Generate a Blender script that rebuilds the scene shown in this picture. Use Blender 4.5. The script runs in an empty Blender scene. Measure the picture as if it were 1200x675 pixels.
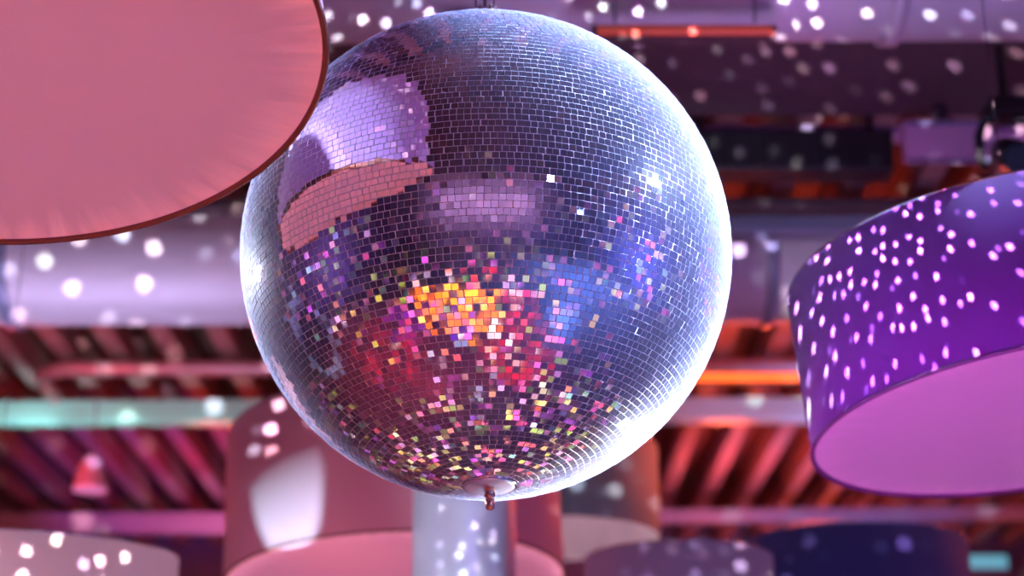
import bpy, math, random
from mathutils import Vector, Matrix, Quaternion
random.seed(7)
R = math.radians
C = bpy.context.scene.collection
scn = bpy.context.scene
F = 2000.0
PITCH = R(20)
CAM = Vector((0, 0, 1.6))
RT = Vector((1, 0, 0)); UP = Vector((0, -math.sin(PITCH), math.cos(PITCH))); FW = Vector((0, math.cos(PITCH), math.sin(PITCH)))

def ray(px, py):
    return FW + RT * ((px - 600) / F) - UP * ((py - 337.5) / F)
def at_y(px, py, y):            # the point seen at a pixel, on the upright plane y
    d = ray(px, py); return CAM + d * (y / d.y)
def at_d(px, py, d):
    return CAM + ray(px, py) * d

# ------------------------------------------------------------------ materials
def mat(name, col, rough=.6, metal=0, emit=None, es=0, spec=.5):
    m = bpy.data.materials.new(name); m.use_nodes = True
    b = m.node_tree.nodes['Principled BSDF']
    b.inputs['Base Color'].default_value = (*col, 1); b.inputs['Roughness'].default_value = rough
    b.inputs['Metallic'].default_value = metal; b.inputs['Specular IOR Level'].default_value = spec
    if emit: b.inputs['Emission Color'].default_value = (*emit, 1); b.inputs['Emission Strength'].default_value = es
    return m
def add_noise(m, scale=8, lo=.75, hi=1.15, bump=.0, stretch=(1, 1, 1), detail=4):
    nt = m.node_tree; b = nt.nodes['Principled BSDF']; N = nt.nodes.new; L = nt.links.new
    tc = N('ShaderNodeTexCoord'); mp = N('ShaderNodeMapping'); mp.inputs['Scale'].default_value = stretch
    nz = N('ShaderNodeTexNoise'); nz.inputs['Scale'].default_value = scale; nz.inputs['Detail'].default_value = detail
    L(tc.outputs['Object'], mp.inputs['Vector']); L(mp.outputs[0], nz.inputs['Vector'])
    mr = N('ShaderNodeMapRange'); mr.inputs[3].default_value = lo; mr.inputs[4].default_value = hi
    L(nz.outputs['Fac'], mr.inputs[0])
    vm = N('ShaderNodeVectorMath'); vm.operation = 'SCALE'; vm.inputs[0].default_value = b.inputs['Base Color'].default_value[:3]
    L(mr.outputs[0], vm.inputs['Scale']); L(vm.outputs[0], b.inputs['Base Color'])
    if bump:
        bp = N('ShaderNodeBump'); bp.inputs['Strength'].default_value = bump; bp.inputs['Distance'].default_value = .01
        L(nz.outputs['Fac'], bp.inputs['Height']); L(bp.outputs[0], b.inputs['Normal'])
    return m
def diffuser_mat(name, col, emit, es, rim_emit, R_):
    """stretched fabric disc: radial creases that fade in toward the edge, a little warmer glow at the rim"""
    m = mat(name, col, .55, 0, emit, es, .35)
    nt = m.node_tree; b = nt.nodes['Principled BSDF']; N = nt.nodes.new; L = nt.links.new
    tc = N('ShaderNodeTexCoord'); sp = N('ShaderNodeSeparateXYZ'); L(tc.outputs['Object'], sp.inputs[0])
    at = N('ShaderNodeMath'); at.operation = 'ARCTAN2'; L(sp.outputs[1], at.inputs[0]); L(sp.outputs[0], at.inputs[1])
    ln = N('ShaderNodeVectorMath'); ln.operation = 'LENGTH'; L(tc.outputs['Object'], ln.inputs[0])
    rr = N('ShaderNodeMath'); rr.operation = 'DIVIDE'; rr.inputs[1].default_value = R_; L(ln.outputs['Value'], rr.inputs[0])
    cb = N('ShaderNodeCombineXYZ')
    a2 = N('ShaderNodeMath'); a2.operation = 'MULTIPLY'; a2.inputs[1].default_value = 12; L(at.outputs[0], a2.inputs[0])
    r2 = N('ShaderNodeMath'); r2.operation = 'MULTIPLY'; r2.inputs[1].default_value = 1.2; L(rr.outputs[0], r2.inputs[0])
    L(a2.outputs[0], cb.inputs[0]); L(r2.outputs[0], cb.inputs[1])
    nz = N('ShaderNodeTexNoise'); nz.inputs['Scale'].default_value = 1.6; nz.inputs['Detail'].default_value = 3; L(cb.outputs[0], nz.inputs['Vector'])
    pw = N('ShaderNodeMath'); pw.operation = 'POWER'; pw.inputs[1].default_value = 4; L(rr.outputs[0], pw.inputs[0])
    ml = N('ShaderNodeMath'); ml.operation = 'MULTIPLY'; L(nz.outputs['Fac'], ml.inputs[0]); L(pw.outputs[0], ml.inputs[1])
    bp = N('ShaderNodeBump'); bp.inputs['Strength'].default_value = .5; bp.inputs['Distance'].default_value = .012
    L(ml.outputs[0], bp.inputs['Height']); L(bp.outputs[0], b.inputs['Normal'])
    mx = N('ShaderNodeMix'); mx.data_type = 'RGBA'
    mx.inputs[6].default_value = (*emit, 1); mx.inputs[7].default_value = (*rim_emit, 1)
    p2 = N('ShaderNodeMath'); p2.operation = 'POWER'; p2.inputs[1].default_value = 9; L(rr.outputs[0], p2.inputs[0])
    L(p2.outputs[0], mx.inputs[0]); L(mx.outputs[2], b.inputs['Emission Color'])
    st = N('ShaderNodeMapRange'); st.inputs[1].default_value = .25; st.inputs[2].default_value = .55; st.inputs[3].default_value = es * .92; st.inputs[4].default_value = es * 1.8; L(ml.outputs[0], st.inputs[0]); L(st.outputs[0], b.inputs['Emission Strength'])
    return m

M = {}
def mirror_mat():
    m = bpy.data.materials.new('mirror_glass'); m.use_nodes = True
    nt = m.node_tree; N = nt.nodes.new; L = nt.links.new
    b = nt.nodes['Principled BSDF']; out = nt.nodes['Material Output']
    b.inputs['Base Color'].default_value = (.93, .93, .95, 1); b.inputs['Metallic'].default_value = 1; b.inputs['Roughness'].default_value = .02
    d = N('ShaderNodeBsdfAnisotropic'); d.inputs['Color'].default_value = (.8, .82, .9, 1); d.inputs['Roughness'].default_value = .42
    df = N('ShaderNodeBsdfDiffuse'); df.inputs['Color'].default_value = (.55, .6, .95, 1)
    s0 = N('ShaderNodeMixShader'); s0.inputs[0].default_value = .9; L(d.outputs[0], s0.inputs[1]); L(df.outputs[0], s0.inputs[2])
    # patchy dust film; blue haze and bright limb painted in by tint and facing
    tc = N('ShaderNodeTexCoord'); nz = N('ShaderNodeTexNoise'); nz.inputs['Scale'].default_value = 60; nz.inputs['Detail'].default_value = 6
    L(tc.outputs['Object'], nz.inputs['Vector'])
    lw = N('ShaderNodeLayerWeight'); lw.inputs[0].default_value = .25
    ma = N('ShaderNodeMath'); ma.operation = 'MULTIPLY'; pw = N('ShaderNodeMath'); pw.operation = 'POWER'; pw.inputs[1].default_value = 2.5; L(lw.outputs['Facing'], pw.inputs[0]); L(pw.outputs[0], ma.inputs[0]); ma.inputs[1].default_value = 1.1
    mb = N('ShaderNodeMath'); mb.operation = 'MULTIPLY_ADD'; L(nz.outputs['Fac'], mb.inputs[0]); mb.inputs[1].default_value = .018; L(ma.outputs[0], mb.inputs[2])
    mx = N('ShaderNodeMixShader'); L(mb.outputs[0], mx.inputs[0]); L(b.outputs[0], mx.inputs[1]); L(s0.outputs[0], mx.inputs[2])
    L(mx.outputs[0], out.inputs['Surface'])
    return m
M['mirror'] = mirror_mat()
M['grout'] = add_noise(mat('tile_bedding', (.8, .8, .86), .5, .15), 40, .8, 1.1)
M['chrome'] = add_noise(mat('chrome', (.8, .8, .84), .12, 1), 20, .95, 1.05)
M['plate'] = add_noise(mat('satin_plate', (.72, .68, .85), .38, .6), 30, .93, 1.05)
M['brass'] = add_noise(mat('copper_brass', (.8, .42, .30), .18, 1), 30, .9, 1.1)
M['duct'] = add_noise(mat('galvanised_duct', (.56, .52, .62), .62, .3), 3, .8, 1.15, .05, (.4, 3, 3))
M['steel_teal'] = add_noise(mat('pale_painted_steel', (.55, .92, .92), .4, .15), 4, .85, 1.1)
M['steel_grey'] = add_noise(mat('grey_painted_steel', (.24, .26, .42), .45, .4), 5, .8, 1.1)
M['steel_dark'] = add_noise(mat('dark_painted_steel', (.06, .035, .05), .5, .2), 5, .8, 1.2)
M['maroon'] = add_noise(mat('maroon_soffit', (.085, .05, .07), .6), 3, .75, 1.2)
M['joist'] = add_noise(mat('ceiling_timber', (.44, .24, .25), .55), 6, .7, 1.15, .1, (6, .3, 6))
M['slab'] = add_noise(mat('ceiling_slab', (.18, .07, .07), .8), 2, .6, 1.2)
M['floor'] = add_noise(mat('dark_floor', (.24, .22, .24), .35), 2.5, .5, 1.2)
M['wall'] = add_noise(mat('wall_paint', (.16, .12, .2), .7), 2, .7, 1.2)
M['black'] = add_noise(mat('black_plastic', (.012, .012, .016), .35), 8, .8, 1.2)
M['cable'] = add_noise(mat('cable_sheath', (.08, .06, .08), .5), 9, .9, 1.1)
M['panel'] = add_noise(mat('mauve_panel', (.55, .36, .55), .55), 4, .9, 1.1)
M['pipe_pink'] = add_noise(mat('pink_lit_pipe', (.7, .42, .46), .35, .3), 5, .9, 1.1)
M['column'] = add_noise(mat('white_lacquer_duct', (.66, .68, .84), .3, .35), 3, .92, 1.06)

# ------------------------------------------------------------------ mesh helpers
class MB:
    def __init__(s): s.v = []; s.f = []; s.sm = []
    def add(s, vs, fs, smooth=False):
        o = len(s.v); s.v += [tuple(v) for v in vs]; s.f += [tuple(i + o for i in f) for f in fs]; s.sm += [smooth] * len(fs)
    def box(s, c, size, rot=None):
        c = Vector(c); h = Vector(size) / 2; vs = []
        for z in (-1, 1):
            for x, y in ((-1, -1), (1, -1), (1, 1), (-1, 1)):
                p = Vector((x * h.x, y * h.y, z * h.z))
                if rot: p = rot @ p
                vs.append(c + p)
        s.add(vs, [(3, 2, 1, 0), (4, 5, 6, 7), (0, 1, 5, 4), (1, 2, 6, 5), (2, 3, 7, 6), (3, 0, 4, 7)])
    def tube(s, pts, r, n=12, closed=False, cap=True):
        pts = [Vector(p) for p in pts]; rs = r if isinstance(r, (list, tuple)) else [r] * len(pts)
        k = len(pts); vs = []; ref = None
        for i, p in enumerate(pts):
            a = pts[(i - 1) % k] if (closed or i > 0) else p; b = pts[(i + 1) % k] if (closed or i < k - 1) else p
            t = (b - a).normalized()
            if ref is None:
                ref = Vector((0, 0, 1)) if abs(t.z) < .9 else Vector((1, 0, 0))
            u = (ref - t * ref.dot(t)).normalized(); ref = u; w = t.cross(u)
            for j in range(n):
                g = 2 * math.pi * j / n; vs.append(p + (u * math.cos(g) + w * math.sin(g)) * rs[i])
        fs = []
        for i in range(k if closed else k - 1):
            for j in range(n):
                a = i * n + j; b = i * n + (j + 1) % n; c = ((i + 1) % k) * n + (j + 1) % n; d = ((i + 1) % k) * n + j
                fs.append((a, b, c, d))
        s.add(vs, fs, True)
        if cap and not closed: s.add(vs[:n], [tuple(range(n))[::-1]]); s.add(vs[-n:], [tuple(range(n))])
    def lathe(s, prof, n=48, smooth=True):      # prof: list of (r, z)
        vs = []
        for r, z in prof:
            for j in range(n):
                g = 2 * math.pi * j / n; vs.append((r * math.cos(g), r * math.sin(g), z))
        fs = []
        for i in range(len(prof) - 1):
            for j in range(n):
                fs.append((i * n + j, i * n + (j + 1) % n, (i + 1) * n + (j + 1) % n, (i + 1) * n + j))
        s.add(vs, fs, smooth)
    def build(s, name, m, parent=None, loc=None, rot=None, bevel=0, seg=2):
        me = bpy.data.meshes.new(name); me.from_pydata(s.v, [], s.f)
        me.polygons.foreach_set('use_smooth', s.sm); me.materials.append(m); me.update()
        o = bpy.data.objects.new(name, me); C.objects.link(o)
        if parent: o.parent = parent
        if loc is not None: o.location = loc
        if rot is not None: o.rotation_mode = 'QUATERNION'; o.rotation_quaternion = rot
        if bevel:
            b = o.modifiers.new('b', 'BEVEL'); b.width = bevel; b.segments = seg; b.limit_method = 'ANGLE'
        return o
def tag(o, label, cat, group=None, kind=None):
    if label: o['label'] = label
    if cat: o['category'] = cat
    if group: o['group'] = group
    if kind: o['kind'] = kind
    return o
def thing(name, loc, label, cat, group=None, rot=None):
    o = bpy.data.objects.new(name, None); C.objects.link(o); o.location = loc; o.empty_display_size = .1
    if rot is not None: o.rotation_mode = 'QUATERNION'; o.rotation_quaternion = rot
    return tag(o, label, cat, group)

# ------------------------------------------------------------------ the room
X0, X1, Y0, Y1, H = -7.5, 8.5, -7.0, 17.5, 5.42
def wall(name, c, size, m):
    b = MB(); b.box(c, size); o = b.build(name, m); o['kind'] = 'structure'; return o
cx, cy = (X0 + X1) / 2, (Y0 + Y1) / 2; W, D = X1 - X0, Y1 - Y0
wall('floor', (cx, cy, -.05), (W + .4, D + .4, .1), M['floor'])
wall('ceiling', (cx, cy, H + .05), (W + .4, D + .4, .1), M['slab'])
wall('wall_back', (cx, Y1 + .1, H / 2), (W, .2, H), M['wall'])
wall('wall_front', (cx, Y0 - .1, H / 2), (W, .2, H), M['wall'])
wall('wall_left', (X0 - .1, cy, H / 2), (.2, D, H), M['wall'])
wall('wall_right', (X1 + .1, cy, H / 2), (.2, D, H), M['wall'])

# joists running away from the camera under the slab
JB = 5.12; jm = MB(); jm.box((0, 0, 0), (.12, D - .1, .20)); PSI = -R(2.4)
for i in range(30):
    x = -5.5 + .37 * i
    if i == 0: jo = jm.build('ceiling_joist', M['joist']); 
    else: jo = joist0.copy(); C.objects.link(jo)
    if i == 0: joist0 = jo
    jo.location = (x + .25, cy, JB + .11)
    tag(jo, 'red lit timber joist running lengthwise under the dark ceiling', 'joist', 'ceiling joists between the cross beams')

wall('added_panel_1', (.5, -1.9, 5.06), (9, 9.6, .08), M['maroon'])     # unseen dark panel added to keep lit joists out of the ball's reflections
# ------------------------------------------------------------------ mirror ball
BR = .5
BC = at_d(570, 299.5, 3.505)
ball = thing('mirror_ball', BC, 'large mirror ball of small square tiles hanging on chains in the centre', 'mirror ball')
BQ = (Matrix.Rotation(-R(6), 4, 'X') @ Matrix.Rotation(-R(1.1), 4, 'Y')).to_quaternion(); ball.rotation_mode = 'QUATERNION'; ball.rotation_quaternion = BQ
b = MB(); prof = [(.001, -BR + .004)] + [(BR * .9982 * math.sin(t), -BR * .9982 * math.cos(t)) for t in [math.pi * k / 144 for k in range(4, 141)]] + [(.001, BR - .004)]
b.lathe(prof, 192); b.build('ball_core', M['grout'], ball)
b = MB(); step = .0262; th = .105; row = 0
while th < math.pi - .10:
    s = math.sin(th); n = max(8, round(2 * math.pi * s / step)); ph0 = random.random() * 6.28
    for k in range(n):
        ph = ph0 + 2 * math.pi * k / n + random.gauss(0, .0009) / max(s, .15)
        nrm = Vector((s * math.cos(ph), s * math.sin(ph), math.cos(th)))
        e1 = Vector((-math.sin(ph), math.cos(ph), 0)); e2 = nrm.cross(e1)
        j = .0085 if random.random() < .94 else .035
        nn = (nrm + e1 * random.gauss(0, j) + e2 * random.gauss(0, j)).normalized()
        tw = random.gauss(0, .018); a = (e1 + e2 * tw); a = (a - nn * a.dot(nn)).normalized(); c2 = nn.cross(a)
        hw = BR * math.pi * s / n * .90; hh = BR * step * .5 * .895
        p = nrm * (BR + random.gauss(0, .0002))
        q = [p + a * x * hw + c2 * y * hh for x, y in ((-1, -1), (1, -1), (1, 1), (-1, 1))]
        w = [v - nn * .004 for v in q]
        b.add(w + q, [(4, 5, 6, 7), (0, 1, 5, 4), (1, 2, 6, 5), (2, 3, 7, 6), (3, 0, 4, 7)])
    th += step
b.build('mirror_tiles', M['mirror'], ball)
b = MB(); b.lathe([(.001, -.0012), (.046, -.0012), (.0485, .0002), (.0485, .006), (.001, .006)], 64)
b.build('bottom_plate', M['plate'], ball, (0, 0, -BR - .001))
b = MB(); b.lathe([(.051, .0), (.0525, -.001), (.054, .0), (.054, .006), (.051, .006)], 64)
b.build('plate_ring', M['chrome'], ball, (0, 0, -BR + .001))
b = MB(); b.lathe([(.0001, -.046), (.005, -.0455), (.0085, -.042), (.0095, -.036), (.0095, -.024), (.0085, -.022), (.0085, -.020), (.0105, -.018), (.0105, -.004), (.0095, -.002), (.0095, 0)], 24)
b.build('bottom_bolt', M['brass'], ball, (0, 0, -BR - .001))
b = MB(); b.lathe([(.001, .012), (.05, .010), (.058, 0), (.058, -.006), (.001, -.006)], 48); b.build('top_plate', M['plate'], ball, (0, 0, BR))
topz = 5.05 - BC.z
for sgn in (-1, 1):
    b = MB(); base = Vector((sgn * .010 + .004, -.006, BR + .010))
    ring = [base + Vector((0.009 * math.cos(t), 0, .011 + .013 * math.sin(t))) for t in [2 * math.pi * k / 20 for k in range(20)]]
    b.tube(ring, .0026, 8, closed=True); b.tube([base + Vector((0, 0, -.008)), base], .004, 10)
    b.build('eye_bolt', M['chrome'], ball)
# chain strands
def link(b, p, d, side, L=.034, wd=.011, r=.0026):
    d = d.normalized(); side = (side - d * side.dot(d)).normalized(); pts = []
    for k in range(20):
        t = 2 * math.pi * k / 20; a = math.cos(t); c = math.sin(t)
        ext = (L / 2 - wd) * (1 if c > 0 else -1) if abs(c) > 1e-6 else 0
        pts.append(p + d * (c * wd + ext) + side * (a * wd * .85))
    b.tube(pts, r, 8, closed=True)
for sgn in (-1, 1):
    b = MB(); p0 = Vector((sgn * .010 + .004, -.006, BR + .045)); tp = BQ @ Vector((0, 0, BR)); p1 = BQ.inverted() @ Vector((tp.x + (-.045 if sgn < 0 else .012), tp.y, topz)); dd = (p1 - p0); n = int(dd.length / .025)
    for k in range(n + 1):
        link(b, p0 + dd * (k / n), dd, Vector((1, 0, 0)) if k % 2 else Vector((0, 1, 0)))
    b.build('chain', M['chrome'], ball)
b = MB(); b.box((0, 0, 0), (.22, .16, .12)); 
tag(b.build('motor_housing', M['black'], None, BC + Vector((0, -.05, topz + .085)), bevel=.01), 'black rotator motor box holding the chains above the mirror ball', 'motor')

# ------------------------------------------------------------------ lamps with drum shades
def fabric(name, col, emit=None, es=0):
    m = mat(name, col, .8, 0, emit, es, .25); m.node_tree.nodes['Principled BSDF'].inputs['Sheen Weight'].default_value = .25
    return add_noise(m, 5, .88, 1.08, .25, (1, 1, .12), 3)
def drum(label, cat, base, nrm, r, h, shade_m, diff_m, rim_m, cable=True, taper=1.0, ztop=5.1):
    nrm = Vector(nrm).normalized(); q = Vector((0, 0, 1)).rotation_difference(nrm)
    t = thing('drum_pendant', base, label, cat, 'drum shade pendant lamps', q)
    b = MB(); rt = r * taper
    b.lathe([(r, 0), (rt, h), (rt - .004, h), (r - .004, 0), (r, 0)], 128); b.build('lamp_shade', shade_m, t)
    b = MB(); b.lathe([(.0005, .010), (r * .5, .009), (r * .9, .006), (r - .006, .004)], 128); d = b.build('bottom_diffuser', diff_m, t)
    b = MB(); b.tube([(math.cos(a) * (r - .001), math.sin(a) * (r - .001), 0) for a in [2 * math.pi * k / 128 for k in range(128)]], .0058, 8, closed=True)
    b.build('bottom_rim', rim_m, t)
    b = MB(); b.tube([(math.cos(a) * (rt - .003), math.sin(a) * (rt - .003), h) for a in [2 * math.pi * k / 96 for k in range(96)]], .004, 8, closed=True)
    for k in range(3):
        a = 2 * math.pi * k / 3 + .4; b.tube([(0, 0, h - .02), (math.cos(a) * (rt - .004), math.sin(a) * (rt - .004), h)], .004, 8)
    b.build('top_frame', M['chrome'], t)
    if cable:
        top = Vector(base) + nrm * h; e = q.inverted() @ (Vector((top.x, top.y, ztop)) - Vector(base))
        b = MB(); b.tube([Vector((0, 0, h - .02)), e], .0015, 8); b.build('suspension_cable', M['cable'], t)
    return t
M['rimL'] = mat('copper_piping', (.22, .05, .02), .6); add_noise(M['rimL'], 30, .9, 1.1)
M['rimP'] = mat('purple_piping', (.16, .03, .2), .5); add_noise(M['rimP'], 30, .9, 1.1)
M['shadeL'] = fabric('mauve_fabric', (.62, .36, .66), (.5, .13, .6), .2)
M['diffL'] = diffuser_mat('rose_diffuser', (.62, .38, .45), (.41, .135, .18), .42, (.55, .13, .14), .5544)
drum('large rose pink drum lamp filling the upper left corner in front of the mirror ball', 'pendant lamp',
     (-.861, 2.504, 2.907), (-.1168, .1761, .977), .5544, .50, M['shadeL'], M['diffL'], M['rimL'])
M['shadeP'] = fabric('violet_fabric', (.20, .025, .40), (.16, .015, .34), .15)
M['diffP'] = diffuser_mat('lilac_diffuser', (.5, .32, .55), (.33, .17, .38), .24, (.5, .13, .35), .573)
drum('bright violet drum lamp covered in light spots at the right edge', 'pendant lamp',
     (1.313, 4.061, 2.723), (-.087, .0752, .993), .573, .417, M['shadeP'], M['diffP'], M['rimP'])
M['shadeM'] = fabric('dusty_rose_fabric', (.62, .30, .38), (.4, .06, .12), .22); M['shadeM'].node_tree.nodes['Principled BSDF'].inputs['Roughness'].default_value = .6
M['shadeM'].node_tree.nodes['Principled BSDF'].inputs['Specular IOR Level'].default_value = .3
M['diffM'] = diffuser_mat('rose_glow_diffuser', (.6, .36, .48), (.48, .13, .24), .7, (.7, .2, .3), .697)
drum('dusty rose drum lamp with red glow below and behind the mirror ball', 'pendant lamp',
     (-.479, 6.993, 2.852), (-.0476, .1078, .993), .697, .63, M['shadeM'], M['diffM'], M['rimL'])
M['shadeN'] = fabric('blush_fabric', (.8, .58, .68), (.7, .36, .44), .35)
M['diffN'] = diffuser_mat('blush_diffuser', (.7, .5, .55), (.5, .2, .28), .5, (.6, .2, .3), .63)
p = at_y(-8, 652, 5.8)
drum('pale blush drum lamp low in the bottom left corner', 'pendant lamp', (p.x, p.y, p.z - .42), (0, -.06, 1), .63, .42, M['shadeN'], M['diffN'], M['rimL'], ztop=4.50)
M['shadeO'] = fabric('navy_fabric', (.035, .03, .16), (.02, .02, .12), .25)
p = at_y(995, 640, 8.2)
M['diffO'] = diffuser_mat('indigo_diffuser', (.2, .15, .35), (.1, .05, .2), .4, (.2, .1, .3), .56)
drum('dark navy drum lamp below the violet one', 'pendant lamp', (p.x, p.y, p.z - .5), (0, 0, 1), .56, .5, M['shadeO'], M['diffO'], M['rimP'], ztop=4.45)
M['shadeQ'] = fabric('grey_green_fabric', (.22, .30, .34), (.1, .16, .2), .12)
M['diffQ'] = diffuser_mat('silver_mesh_diffuser', (.6, .48, .55), (.4, .25, .32), .35, (.5, .3, .3), .6)
p = at_y(650, 632, 9.6)
drum('grey green drum lamp with a silvery glittering underside behind the white duct', 'pendant lamp', p, (0, 0.02, 1), .60, .52, M['shadeQ'], M['diffQ'], M['rimP'])
M['shadeR'] = fabric('grey_violet_fabric', (.34, .24, .42), (.18, .1, .25), .3)
p = at_y(795, 655, 7.6)
drum('grey violet drum lamp low beside the navy one', 'pendant lamp', (p.x, p.y, p.z - .45), (0, 0, 1), .42, .45, M['shadeR'], M['diffO'], M['rimP'])

# small pendant among the joists, lower left
M['smallglow'] = mat('pink_glow', (.7, .3, .5), .5, 0, (.8, .2, .5), .7)
p = at_y(105, 575, 10.5); t = thing('small_pendant', p, 'small dark bell shaped pendant with pink glowing rim among the left joists', 'pendant lamp')
b = MB(); b.lathe([(.10, 0), (.098, .05), (.085, .13), (.05, .2), (.012, .23), (.001, .23)], 40); b.build('lamp_shade', M['panel'], t)
b = MB(); b.lathe([(.001, -.004), (.08, -.006), (.104, -.002), (.104, .012), (.096, .012)], 40); b.build('glowing_rim', M['smallglow'], t)
b = MB(); b.tube([(0, 0, .23), (0, 0, 5.1 - p.z)], .004, 8); b.build('suspension_cable', M['cable'], t)

# ------------------------------------------------------------------ ducts, beams and fixtures overhead
def duct(name, label, cat, pa, pb, y, half, m, rings=(), ring_m=None, n=48):
    a = at_y(pa[0], pa[1], y); b_ = at_y(pb[0], pb[1], y); d = (a - CAM).dot(FW); r = half / F * d / 1.0
    mid = (a + b_) / 2; t = thing(name, mid, label, cat); q = MB(); q.tube([a - mid, b_ - mid], r, n); q.build('duct_pipe', m, t)
    for px in rings:
        f = (px - pa[0]) / (pb[0] - pa[0]); c = a.lerp(b_, f) - mid; ax = (b_ - a).normalized()
        k = MB(); k.tube([c - ax * .03, c - ax * .028, c + ax * .028, c + ax * .03], [r + .002, r + .02, r + .02, r + .002], n); k.build('flange_ring', ring_m or m, t)
    return t, r
tA, rA = duct('ventilation_duct', 'wide silver round duct across the top behind the chains', 'duct', (-200, -26), (1500, -34), 5.62, 80, M['duct'], (290, 1040))
tB, rB = duct('ventilation_duct', 'thick silver round duct with dark flange level with the ball centre', 'duct', (-500, 310), (1500, 306), 8.35, 73, M['duct'], (20, 895), M['steel_grey'])
def beam(name, label, cat, x0, x1, ya0, ya1, yb0, yb1, y, depth, m, part=None, bev=.008, flange=False):
    """steel beam facing us: at pixel column x0 it spans rows ya0..ya1, at x1 rows yb0..yb1, standing at distance y"""
    a0, a1, b0, b1 = at_y(x0, ya0, y), at_y(x0, ya1, y), at_y(x1, yb0, y), at_y(x1, yb1, y)
    q = MB(); dv = Vector((0, depth, 0)); vs = [a1, b1, b1 + dv, a1 + dv, a0, b0, b0 + dv, a0 + dv]
    o = sum((Vector(v) for v in vs), Vector()) / 8
    q.add([v - o for v in vs], [(3, 2, 1, 0), (4, 5, 6, 7), (0, 1, 5, 4), (1, 2, 6, 5), (2, 3, 7, 6), (3, 0, 4, 7)])
    if flange:
        for (u, v) in ((a0, b0), (a1, b1)):
            c = (u + v) / 2 + dv / 2 - o; q.box(c, ((v - u).length, depth * 1.6, .02))
    return tag(q.build(name, m, None, o, bevel=bev), label, cat)
# dark soffit panel between the two ducts
a = at_y(-500, 50, 6.35); 
soff = MB(); zs = 4.90
def on_z(px, py, z): d = ray(px, py); return CAM + d * ((z - CAM.z) / d.z)
y0s, y1s = on_z(900, 46, zs).y, on_z(900, 136, zs).y
soff.box((0, 0, 0), (9.5, y1s - y0s, .14)); tag(soff.build('soffit_panel', M['maroon'], None, (.4, (y0s + y1s) / 2, zs + .07), bevel=.01), 'dark maroon soffit board behind the top duct', 'panel')
beam('cross_beam', 'slim mauve beam just below the maroon soffit board', 'beam', -300, 1400, 146, 158, 146, 158, 7.0, .10, M['panel'])
beam('cross_beam', 'thin near black beam above the purple grey one', 'beam', -300, 1400, 231, 242, 231, 242, 7.3, .12, M['steel_dark'])
beam('cross_beam', 'purple grey beam in front of the thick silver duct', 'beam', 500, 1400, 243, 271, 243, 271, 7.55, .12, M['steel_grey'])
beam('cross_beam', 'pale teal painted steel beam behind the lower left of the ball', 'beam', -500, 1500, 471, 496, 462, 488, 11.7, .16, M['steel_teal'])
beam('cross_beam', 'pink lit beam above the blush lamp', 'beam', -500, 640, 601, 624, 600, 623, 15.2, .16, M['pipe_pink'])
beam('cross_beam', 'lilac grey beam under the violet lamp', 'beam', 645, 1500, 598, 613, 590, 606, 14.6, .16, M['steel_grey'])
# linear black fixture with end plates
t = thing('linear_light_bar', at_y(930, 184, 6.9), 'long black linear light fixture right of the ball under the soffit', 'light fixture')
lo = t.location.copy(); a, c = at_y(800, 161, 6.9) - lo, at_y(1045, 207, 6.9) - lo
b = MB(); b.box((a + c) / 2, (c.x - a.x, .16, a.z - c.z)); b.build('housing', M['black'], t, bevel=.012)
for k in range(7):
    b = MB(); b.box((a + c) / 2 + Vector((-.38 + k * .125, -.083, 0)), (.012, .006, a.z - c.z - .03)); b.build('cooling_fin', M['black'], t)
for xx in (a.x + .08, c.x - .08):
    b = MB(); b.box((xx, 0, .0 + (5.1 - lo.z) / 2 + .03), (.02, .03, (5.1 - lo.z) - .12)); b.build('hanging_bracket', M['black'], t)
# mauve square panel beside it
t = thing('air_diffuser', at_y(1105, 178, 6.75), 'square mauve air outlet box between the black bar and the stage light', 'air outlet')
b = MB(); w = 100 / F * 7.4; hgt = 54 / F * 7.4 ; b.box((0, -.06, .02), (w, .08, hgt - .02)); b.build('outlet_box', M['panel'], t, bevel=.01)
b = MB(); b.box((0, -.102, hgt / 2 - .012), (w, .01, .016)); b.box((0, -.102, -hgt / 2 + .012), (w, .01, .016)); b.build('outlet_frame', M['steel_grey'], t)
b = MB(); b.tube([(0, 0, hgt / 2), (0, 0, 4.90 - t.location.z)], .03, 16); b.build('outlet_neck', M['steel_dark'], t)
# stage light, upper right
t = thing('stage_light', at_y(1183, 178, 6.2), 'black moving head stage light hanging at the right edge above the violet lamp', 'stage light')
b = MB()
for s in (-1, 1):
    b.tube([(s * .02, 0, .15), (s * .09, 0, .13), (s * .115, 0, .07), (s * .12, 0, -.03), (s * .10, 0, -.08)], [.016, .018, .02, .02, .016], 10)
b.build('yoke', M['black'], t)
b = MB(); b.box((0, 0, .18), (.16, .14, .07)); b.tube([(0, 0, .2), (0, 0, 4.8995 - t.location.z)], .018, 12); b.build('base', M['black'], t, bevel=.006)
b = MB(); b.tube([(-.0, .11, .03), (0, .06, .02), (0, -.06, -.05), (0, -.10, -.075)], [.035, .066, .07, .06], 28); b.build('head', M['black'], t)
b = MB(); b.tube([(0, -.10, -.075), (0, -.104, -.0775)], [.052, .05], 28); b.build('lens', M['black'], t)
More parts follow.
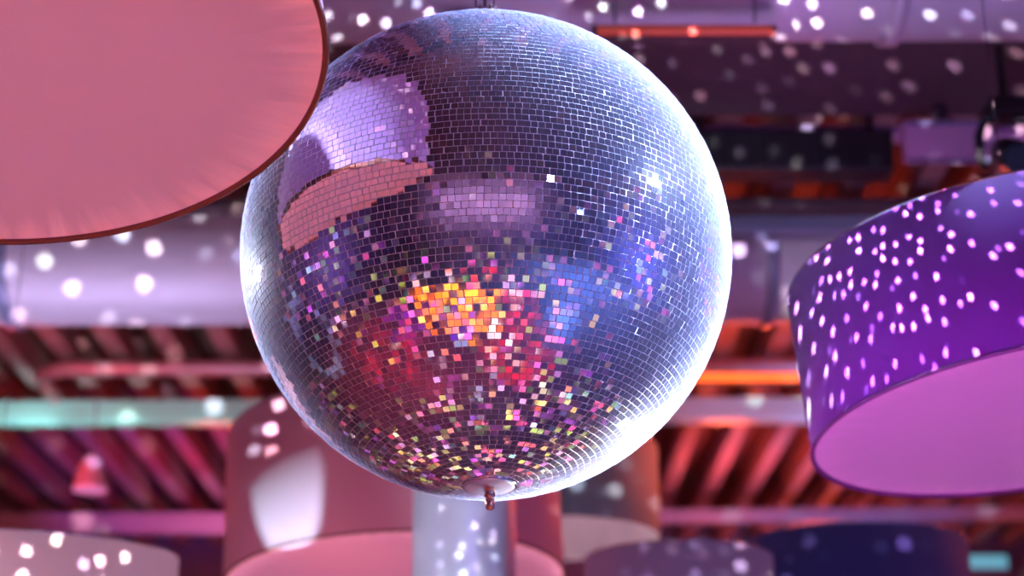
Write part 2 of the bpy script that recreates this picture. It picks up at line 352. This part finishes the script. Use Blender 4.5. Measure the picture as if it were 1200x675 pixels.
# rounded pipe frame (elbow at the left end)
pL = at_y(34, 432, 10.9); pR = at_y(1500, 427, 10.9); rr = .052; o = (pL + pR) / 2
pts = [Vector((pR.x, pR.y, pR.z)), Vector((pL.x + .35, pL.y, pL.z))]
for k in range(1, 9):
    a = math.pi / 2 * k / 8; pts.append(Vector((pL.x + .35 - .35 * math.sin(a), pL.y + .35 - .35 * math.cos(a), pL.z)))
pts.append(Vector((pL.x, pL.y + .7, pL.z)))
t = thing('service_pipe', o, 'pink lit pipe with a curved elbow above the teal beam', 'pipe')
b = MB(); b.tube([p - o for p in pts], rr, 20); b.build('bent_pipe', M['pipe_pink'], t)
for k in (.08, .36, .64, .9):
    q_ = pts[1].lerp(pts[0], k) - o; b = MB(); b.tube([q_, Vector((q_.x, q_.y, JB + .012 - o.z))], .005, 8); b.build('hanger_rod', M['steel_dark'], t)
# orange LED batten, and an added strip standing for the top duct's red reflection
M['led_orange'] = mat('orange_led', (.4, .08, .03), .5, 0, (1, .13, .02), 2.2); add_noise(M['led_orange'], 4, .6, 1.1)
M['duct_glow'] = mat('red_duct_glow', (.4, .03, .02), .5, 0, (1, .17, .07), .16)
def batten(label, x0, x1, y0, y1, dist, m):
    c = at_y((x0 + x1) / 2, (y0 + y1) / 2, dist); d = (c - CAM).dot(FW); w = (x1 - x0) / F * d; h = (y1 - y0) / F * d
    t = thing('led_batten', c, label, 'light strip')
    b = MB(); b.box((0, .03, 0), (w + .04, .05, h + .02)); b.build('housing', M['steel_dark'], t, bevel=.004)
    b = MB(); b.tube([(-w / 2, 0, 0), (w / 2, 0, 0)], h / 2, 14); b.build('led_tube', m, t)
    for s_ in (-.4, .4):
        b = MB(); b.tube([(s_ * w, .045, 0), (s_ * w, .045, JB + .012 - c.z)] if dist > 6 else [(s_ * w, .0, .03), (s_ * w, -.03, .06), (s_ * w, -.03, JB + .012 - c.z)], .004, 8); b.build('hanger_rod', M['steel_dark'], t)
batten('orange glowing light strip between ball and violet lamp', 700, 1300, 437, 447, 10.6, M['led_orange'])
batten('red orange strip added for the glow reflected on the top duct', 700, 905, 30, 42, 5.36, M['duct_glow'])

# white round duct riser hanging down behind the ball
pc = at_y(544, 620, 5.62); t = thing('duct_riser', (pc.x, pc.y, 0), 'white lacquered vertical round duct standing directly beneath the mirror ball', 'duct')
rc = 60.5 / F * (pc - CAM).dot(FW); zt = at_y(544, -30, 5.62).z - rA - .012
b = MB(); b.tube([(0, 0, 0), (0, 0, zt)], rc, 64); b.build('riser_pipe', M['column'], t)
b = MB(); b.tube([(0, 0, .0), (0, 0, .03), (0, 0, .032)], [rc + .05, rc + .05, rc + .04], 48); b.build('base_flange', M['steel_grey'], t)
b = MB()
b.tube([(0, 0, 3.38), (0, 0, 3.42)], rc + .008, 64); b.build('band', M['column'], t)

# lit screen on the far wall, lower right
M['screen'] = mat('teal_screen', (.1, .2, .25), .4, 0, (.12, .42, .55), .9)
c = at_y(1155, 661, 17.35); t = thing('wall_light', c, 'blurred pale teal wall light right of the navy lamp', 'wall light')
b = MB(); b.box((0, .04, 0), (.50, .08, .22)); b.build('housing', M['steel_grey'], t, bevel=.01)
b = MB(); b.box((0, -.012, .02), (.44, .02, .13)); b.build('glow_panel', M['screen'], t, bevel=.006)

# ------------------------------------------------------------------ lights
def light(kind, name, loc, col, energy, target=None, size=.2, cone=60, blend=.3):
    l = bpy.data.lights.new(name, kind); l.color = col; l.energy = energy
    if kind == 'AREA': l.size = size
    else: l.shadow_soft_size = size
    if kind == 'SPOT': l.spot_size = R(cone); l.spot_blend = blend
    o = bpy.data.objects.new(name, l); C.objects.link(o); o.location = loc
    if target is not None: o.rotation_euler = (Vector(target) - Vector(loc)).to_track_quat('-Z', 'Y').to_euler()
    return o
def gobo(o, scale=30, thr=.13, strength=1.0, tint=.35, lo=.25, base=(1, 1, 1), soft=.06, rnd=.75, keep=.25, flat=False):
    """projected light spots: a cell pattern on the light's own outgoing direction"""
    l = o.data; l.use_nodes = True; nt = l.node_tree; N = nt.nodes.new; L = nt.links.new
    em = nt.nodes['Emission']; g = N('ShaderNodeNewGeometry'); sp = N('ShaderNodeSeparateXYZ'); L(g.outputs['Incoming'], sp.inputs[0])
    at = N('ShaderNodeMath'); at.operation = 'ARCTAN2'; L(sp.outputs[1], at.inputs[0]); L(sp.outputs[0], at.inputs[1])
    ac = N('ShaderNodeMath'); ac.operation = 'ARCSINE'; L(sp.outputs[2], ac.inputs[0])
    cb = N('ShaderNodeCombineXYZ')
    if flat:
        for k in (0, 1):
            dv_ = N('ShaderNodeMath'); dv_.operation = 'DIVIDE'; L(sp.outputs[k], dv_.inputs[0]); L(sp.outputs[2], dv_.inputs[1]); L(dv_.outputs[0], cb.inputs[k])
    else:
        L(at.outputs[0], cb.inputs[0]); L(ac.outputs[0], cb.inputs[1])
    vo = N('ShaderNodeTexVoronoi'); vo.voronoi_dimensions = '2D'; vo.inputs['Scale'].default_value = scale; vo.inputs['Randomness'].default_value = rnd
    L(cb.outputs[0], vo.inputs['Vector'])
    mr = N('ShaderNodeMapRange'); mr.inputs[1].default_value = thr; mr.inputs[2].default_value = thr + soft; mr.inputs[3].default_value = 1; mr.inputs[4].default_value = 0
    L(vo.outputs['Distance'], mr.inputs[0])
    sc = N('ShaderNodeSeparateColor'); L(vo.outputs['Color'], sc.inputs[0])
    m2 = N('ShaderNodeMapRange'); m2.inputs[1].default_value = keep; m2.inputs[2].default_value = 1; m2.inputs[3].default_value = 0; m2.inputs[4].default_value = 1
    L(sc.outputs[0], m2.inputs[0])
    mu = N('ShaderNodeMath'); mu.operation = 'MULTIPLY'; L(mr.outputs[0], mu.inputs[0]); L(m2.outputs[0], mu.inputs[1])
    ms = N('ShaderNodeMath'); ms.operation = 'MULTIPLY'; ms.inputs[1].default_value = strength; L(mu.outputs[0], ms.inputs[0])
    mx = N('ShaderNodeMix'); mx.data_type = 'RGBA'; mx.inputs[0].default_value = tint; mx.inputs[6].default_value = (*base, 1); gm = N('ShaderNodeGamma'); gm.inputs[1].default_value = 2.2; L(vo.outputs['Color'], gm.inputs[0]); L(gm.outputs[0], mx.inputs[7])
    L(mx.outputs[2], em.inputs['Color']); L(ms.outputs[0], em.inputs['Strength'])
    return o
def off(v, k=.6): v = Vector(v).normalized(); return BC + v * k, BC + v * 3
WHITE = (1, 1, 1)
# spot lamps added beside the ball, standing for the spots it throws
for nm, dv, e, cone, sc, th_ in (('ball_spots_up', (.25, .72, .62), 3600, 80, 26, .16),
        ('ball_spots_low', (.15, 1, -.2), 330, 50, 28, .16)):
    p, tg = off(dv); gobo(light('SPOT', nm, p, (.92, .88, 1), e, tg, .004, cone, .2), sc, th_, 1.0)
gobo(light('SPOT', 'ball_spots_right', BC + Vector((.46, -.08, .66)), (.92, .85, 1), 2200, BC + Vector((1.45, .75, .25)), .003, 84, .2), 21, .115, 1.0, keep=.1)
for nm, tg, e, cone, sc in (('ball_spots_low', at_y(850, 655, 7.3), 2600, 7, 30), ('ball_spots_left', (-2.1, 8.3, 4.95), 6500, 38, 26), ('ball_spots_blush', (-1.5, 5.4, 2.5), 1100, 22, 22)):
    gobo(light('SPOT', nm, off((-.45, .85, .3) if tg[0] < 0 else (.25, .9, -.3))[0], (.92, .88, 1), e, tg, .004, cone, .15), sc, .17, 1.0, keep=.1)
# key from the right and rim from behind right / left on the ball
light('SPOT', 'key_right', BC + Vector((4.2, -.9, 1.7)), (.47, .6, 1), 13000, BC, .12, 16, .3)
light('SPOT', 'rim_right', BC + Vector((2.2, 2.2, -2.05)), (.85, .93, 1), 6000, BC, .03, 14.6, .3)
light('SPOT', 'rim_left', BC + Vector((-3.6, 2.3, .6)), (.78, .84, 1), 3400, BC, .03, 15, .3)
light('SPOT', 'front_violet', BC + Vector((2.4, -4.5, 1.2)), (.42, .3, 1), 110, BC, .1, 18, .3)
light('SPOT', 'rim_upper', BC + Vector((2.1, 2.1, 1.5)), (.66, .8, 1), 4500, BC, .15, 16, .3)
# colour washes; spots on single ducts, beams and lamp shades are added
for x, y, e in ((-3, 9.8, 24), (1.5, 9.8, 60), (4.2, 10, 60), (-2.5, 13.8, 24), (1.8, 13.8, 62), (4.5, 13.8, 26), (-1, 16.3, 40), (3, 16.3, 30), (3.9, 8.0, 22)):
    light('POINT', 'red_wash', (x, y, 4.35), (1, .04, .015) if x < 0 else (1, .10, .035), e, size=.15)
light('SPOT', 'beam_violet', (3.0, 12.0, 3.4), (.32, .36, 1), 170, (2.4, 14.6, 4.85), .1, 75, .7)
light('SPOT', 'beam_violet', (2.4, 9.8, 3.7), (.4, .42, 1), 90, (2.3, 11.7, 4.9), .1, 75, .7)
light('SPOT', 'purple_beam_left', (-2.5, 9.5, 2.5), (.3, .1, 1), 700, (-3.0, 14, 5.1), .1, 28, .6)
light('SPOT', 'purple_beam_right', (2.2, 9, 2.5), (.35, .35, 1), 500, (2.2, 13, 5.1), .1, 20, .6)
light('SPOT', 'duct_wash_left', (-2.5, 7.3, 1.9), (.72, .6, 1), 340, (-2.4, 8.35, 4.5), .3, 75, .8)
light('SPOT', 'duct_wash_top', (.9, 4.75, 3.2), (.62, .42, .95), 50, (1.0, 5.5, 4.7), .2, 100, .8)
light('SPOT', 'duct_wash_right', (2.5, 6.3, 1.9), (.5, .35, .9), 65, (2.4, 7.7, 4.6), .3, 50, .8)
for x, e in ((-4.0, 16), (-3.4, 15), (-2.8, 9), (-2.2, 6), (-1.6, 3)): light('SPOT', 'teal_beam', (x, 11.52, 4.62), (.5, 1, .95), e * .5, (x, 11.7, 4.9), .05, 130, .8)
light('SPOT', 'underside_wash', (-1.2, 1.9, 1.0), (.85, .6, 1), 26, (-.75, 2.75, 2.88), .1, 34, .8)
light('SPOT', 'pink_beam', (-2.4, 14.6, 4.2), (1, .45, .8), 22, (-2.5, 15.2, 4.85), .1, 130, .7)
light('SPOT', 'column_wash', (-1.2, 3.2, 1.2), (.8, .86, 1), 330, (-.16, 5.4, 2.8), .08, 22, .4)
light('SPOT', 'shade_streak', (-.95, 5.0, 1.1), (.42, .85, 1), 1500, (-.89, 6.42, 3.12), .02, 9, .3)  # added narrow spot that makes the pale streak on the rose shade
light('SPOT', 'shade_red_wash', (-.75, 6.1, 1.9), (1, .2, .14), 14, (-.62, 6.6, 2.85), .1, 34, .9)
light('SPOT', 'rose_shade_wash', (-1.0, 4.5, 1.4), (1, .5, .7), 60, (-.7, 6.4, 3.1), .3, 40, .6)
light('SPOT', 'blush_shade_wash', (-2.5, 3.3, 1.5), (1, .72, .82), 130, (-2.1, 5.2, 2.55), .3, 40, .6)
light('SPOT', 'lamp_side_violet', (.2, 2.6, .8), (.85, .12, .85), 200, (1.2, 4, 2.75), .2, 50, .8)
# the room behind the photographer: added pools of coloured light for the mirror tiles to pick up
for nm, x, y, col, e, cone in (('amber_pool', -2.1, -.1, (1, .36, .015), 15000, 18), ('amber_pool', -.95, -.6, (1, .5, .015), 17000, 15), ('amber_pool', -.1, -.3, (1, .42, .015), 22000, 13), ('amber_pool', -.2, .35, (1, .38, .015), 13000, 14),
        ('amber_pool', -1.3, .75, (1, .38, .015), 10000, 12), ('amber_pool', -.15, 1.0, (1, .4, .015), 9000, 11),
        ('magenta_pool', 1.1, -.4, (1, .08, .3), 8000, 12), ('red_pool', .35, -2.2, (1, .03, .04), 8000, 9), ('white_pool', -.35, -.2, (1, .85, .6), 16000, 4), ('white_pool', .3, -.25, (1, .7, .4), 4500, 3),
        ('white_pool', 1.2, -.5, (1, .9, .9), 5000, 3), ('red_pool', .8, 1.7, (1, .03, .06), 1500, 20), ('violet_pool', -.8, .8, (.4, .2, 1), 1800, 14), ('red_pool', -2.6, 2.2, (.9, .06, .14), 1600, 26), ('violet_pool', -2.3, 1.0, (.6, .15, .8), 1500, 18), ('red_pool', 1.0, .6, (1, .03, .08), 3000, 11)):
    po = light('SPOT', nm, (x, y, 5.0), col, e * 2.2, (x, y, 0), .01, cone * 1.25, .7); gobo(po, 36, .5, 1.0, .12, .1, col, .15, .9, .15, True)
gobo(light('SPOT', 'colour_dots_floor', (0, -1.2, 4.9), WHITE, 12000, (0, -1.2, 0), .01, 98, .2), 19, .33, 1.0, .85, .1, (1, .35, .5), .05, .9, .5, True)
gobo(light('SPOT', 'colour_dots_front', (0, 2.0, 1.6), WHITE, 9000, (0, -6, .9), .01, 100, .2), 22, .3, 1.0, .8, .1, WHITE, .05, .9, .6)
for nm, p_, t_ in (('colour_dots_left', (-3, 1.5, 2.2), (-7.5, 1.2, 1.6)), ('colour_dots_right', (3.5, .5, 2.2), (8.5, 0, 1.6))):
    gobo(light('SPOT', nm, p_, WHITE, 9000, t_, .01, 100, .2), 16, .32, 1.0, .9, .1, WHITE, .05, .9, .4)
gobo(light('SPOT', 'lamp_dots', (1.2, 1.6, 3.85), (.95, .9, 1), 450, (-.75, 2.6, 3.2), .004, 26, .2), 48, .2, 1.0)  # added projector speckling the rose lamp's side for the ball's reflection
light('SPOT', 'lamp_magenta', (.9, 1.5, 3.8), (1, .3, .8), 12, (-.7, 2.6, 3.15), .1, 34, .4)
gobo(light('SPOT', 'underside_dots', (.4, 8.75, 1.7), (1, .85, .95), 420, (.55, 9.55, 3.6), .003, 36, .3), 60, .25, 1.0, keep=.0)  # added dot projector standing for the lamp's glittering underside
for nm, p_ in (('colour_dots_back', (1.4, 8.9, 4.2)), ('colour_dots_back', (-2.2, 9.2, 4.2)), ('colour_dots_back', (.6, 4.9, 2.4))):
    gobo(light('SPOT', nm, p_, WHITE, 5500, (p_[0], p_[1], 0), .01, 96, .2), 17, .34, 1.0, .85, .1, (1, .4, .6), .05, .9, .35, True)
light('SPOT', 'rust_wash', (-.6, 1.6, 3.2), (1, .25, .12), 60, (-.4, 3.2, 5), .2, 60, .8)
for x in (-2.6, .1, 2.8): light('AREA', 'mauve_wall_front', (x, -5.2, 3.1), (.85, .5, .85), 95, (x, -7, 3.3), 1.2)
light('SPOT', 'red_floor_left', (-2.5, 2.5, 4.6), (1, .05, .12), 380, (-2.8, 2.8, 0), .3, 70, .8)
light('SPOT', 'red_floor_mid', (.3, 1.2, 2.6), (1, .06, .1), 90, (.3, 1.5, 0), .3, 90, .8)
light('AREA', 'blue_wall_right', (5.5, 1, 1.0), (.12, .2, 1), 420, (8.5, 1, 3), 1.5)
light('AREA', 'blue_floor_right', (4.5, -1, 3.0), (.12, .25, 1), 500, (4.5, -1, 0), 1.5)
light('AREA', 'violet_wall_left', (-5, 1, 1.0), (.45, .25, 1), 90, (-7.5, 1, 3), 1.5)

w = bpy.data.worlds.new('World'); scn.world = w; w.use_nodes = True
w.node_tree.nodes['Background'].inputs[0].default_value = (.16, .07, .22, 1); w.node_tree.nodes['Background'].inputs[1].default_value = .10

# ------------------------------------------------------------------ camera
cd = bpy.data.cameras.new('Camera'); cam = bpy.data.objects.new('Camera', cd); C.objects.link(cam)
cam.location = CAM; cam.rotation_euler = (math.pi / 2 + PITCH, 0, 0)
cd.sensor_width = 36; cd.lens = 36 * F / 1200; cd.clip_start = .05; cd.clip_end = 100
cd.dof.use_dof = True; cd.dof.focus_distance = 3.08; cd.dof.aperture_fstop = 2.2
scn.camera = cam
scn.view_settings.view_transform = 'Standard'; scn.view_settings.look = 'None'
scn.cycles.max_bounces = 6; scn.cycles.sample_clamp_indirect = 25; scn.cycles.caustics_reflective = False; scn.cycles.caustics_refractive = False
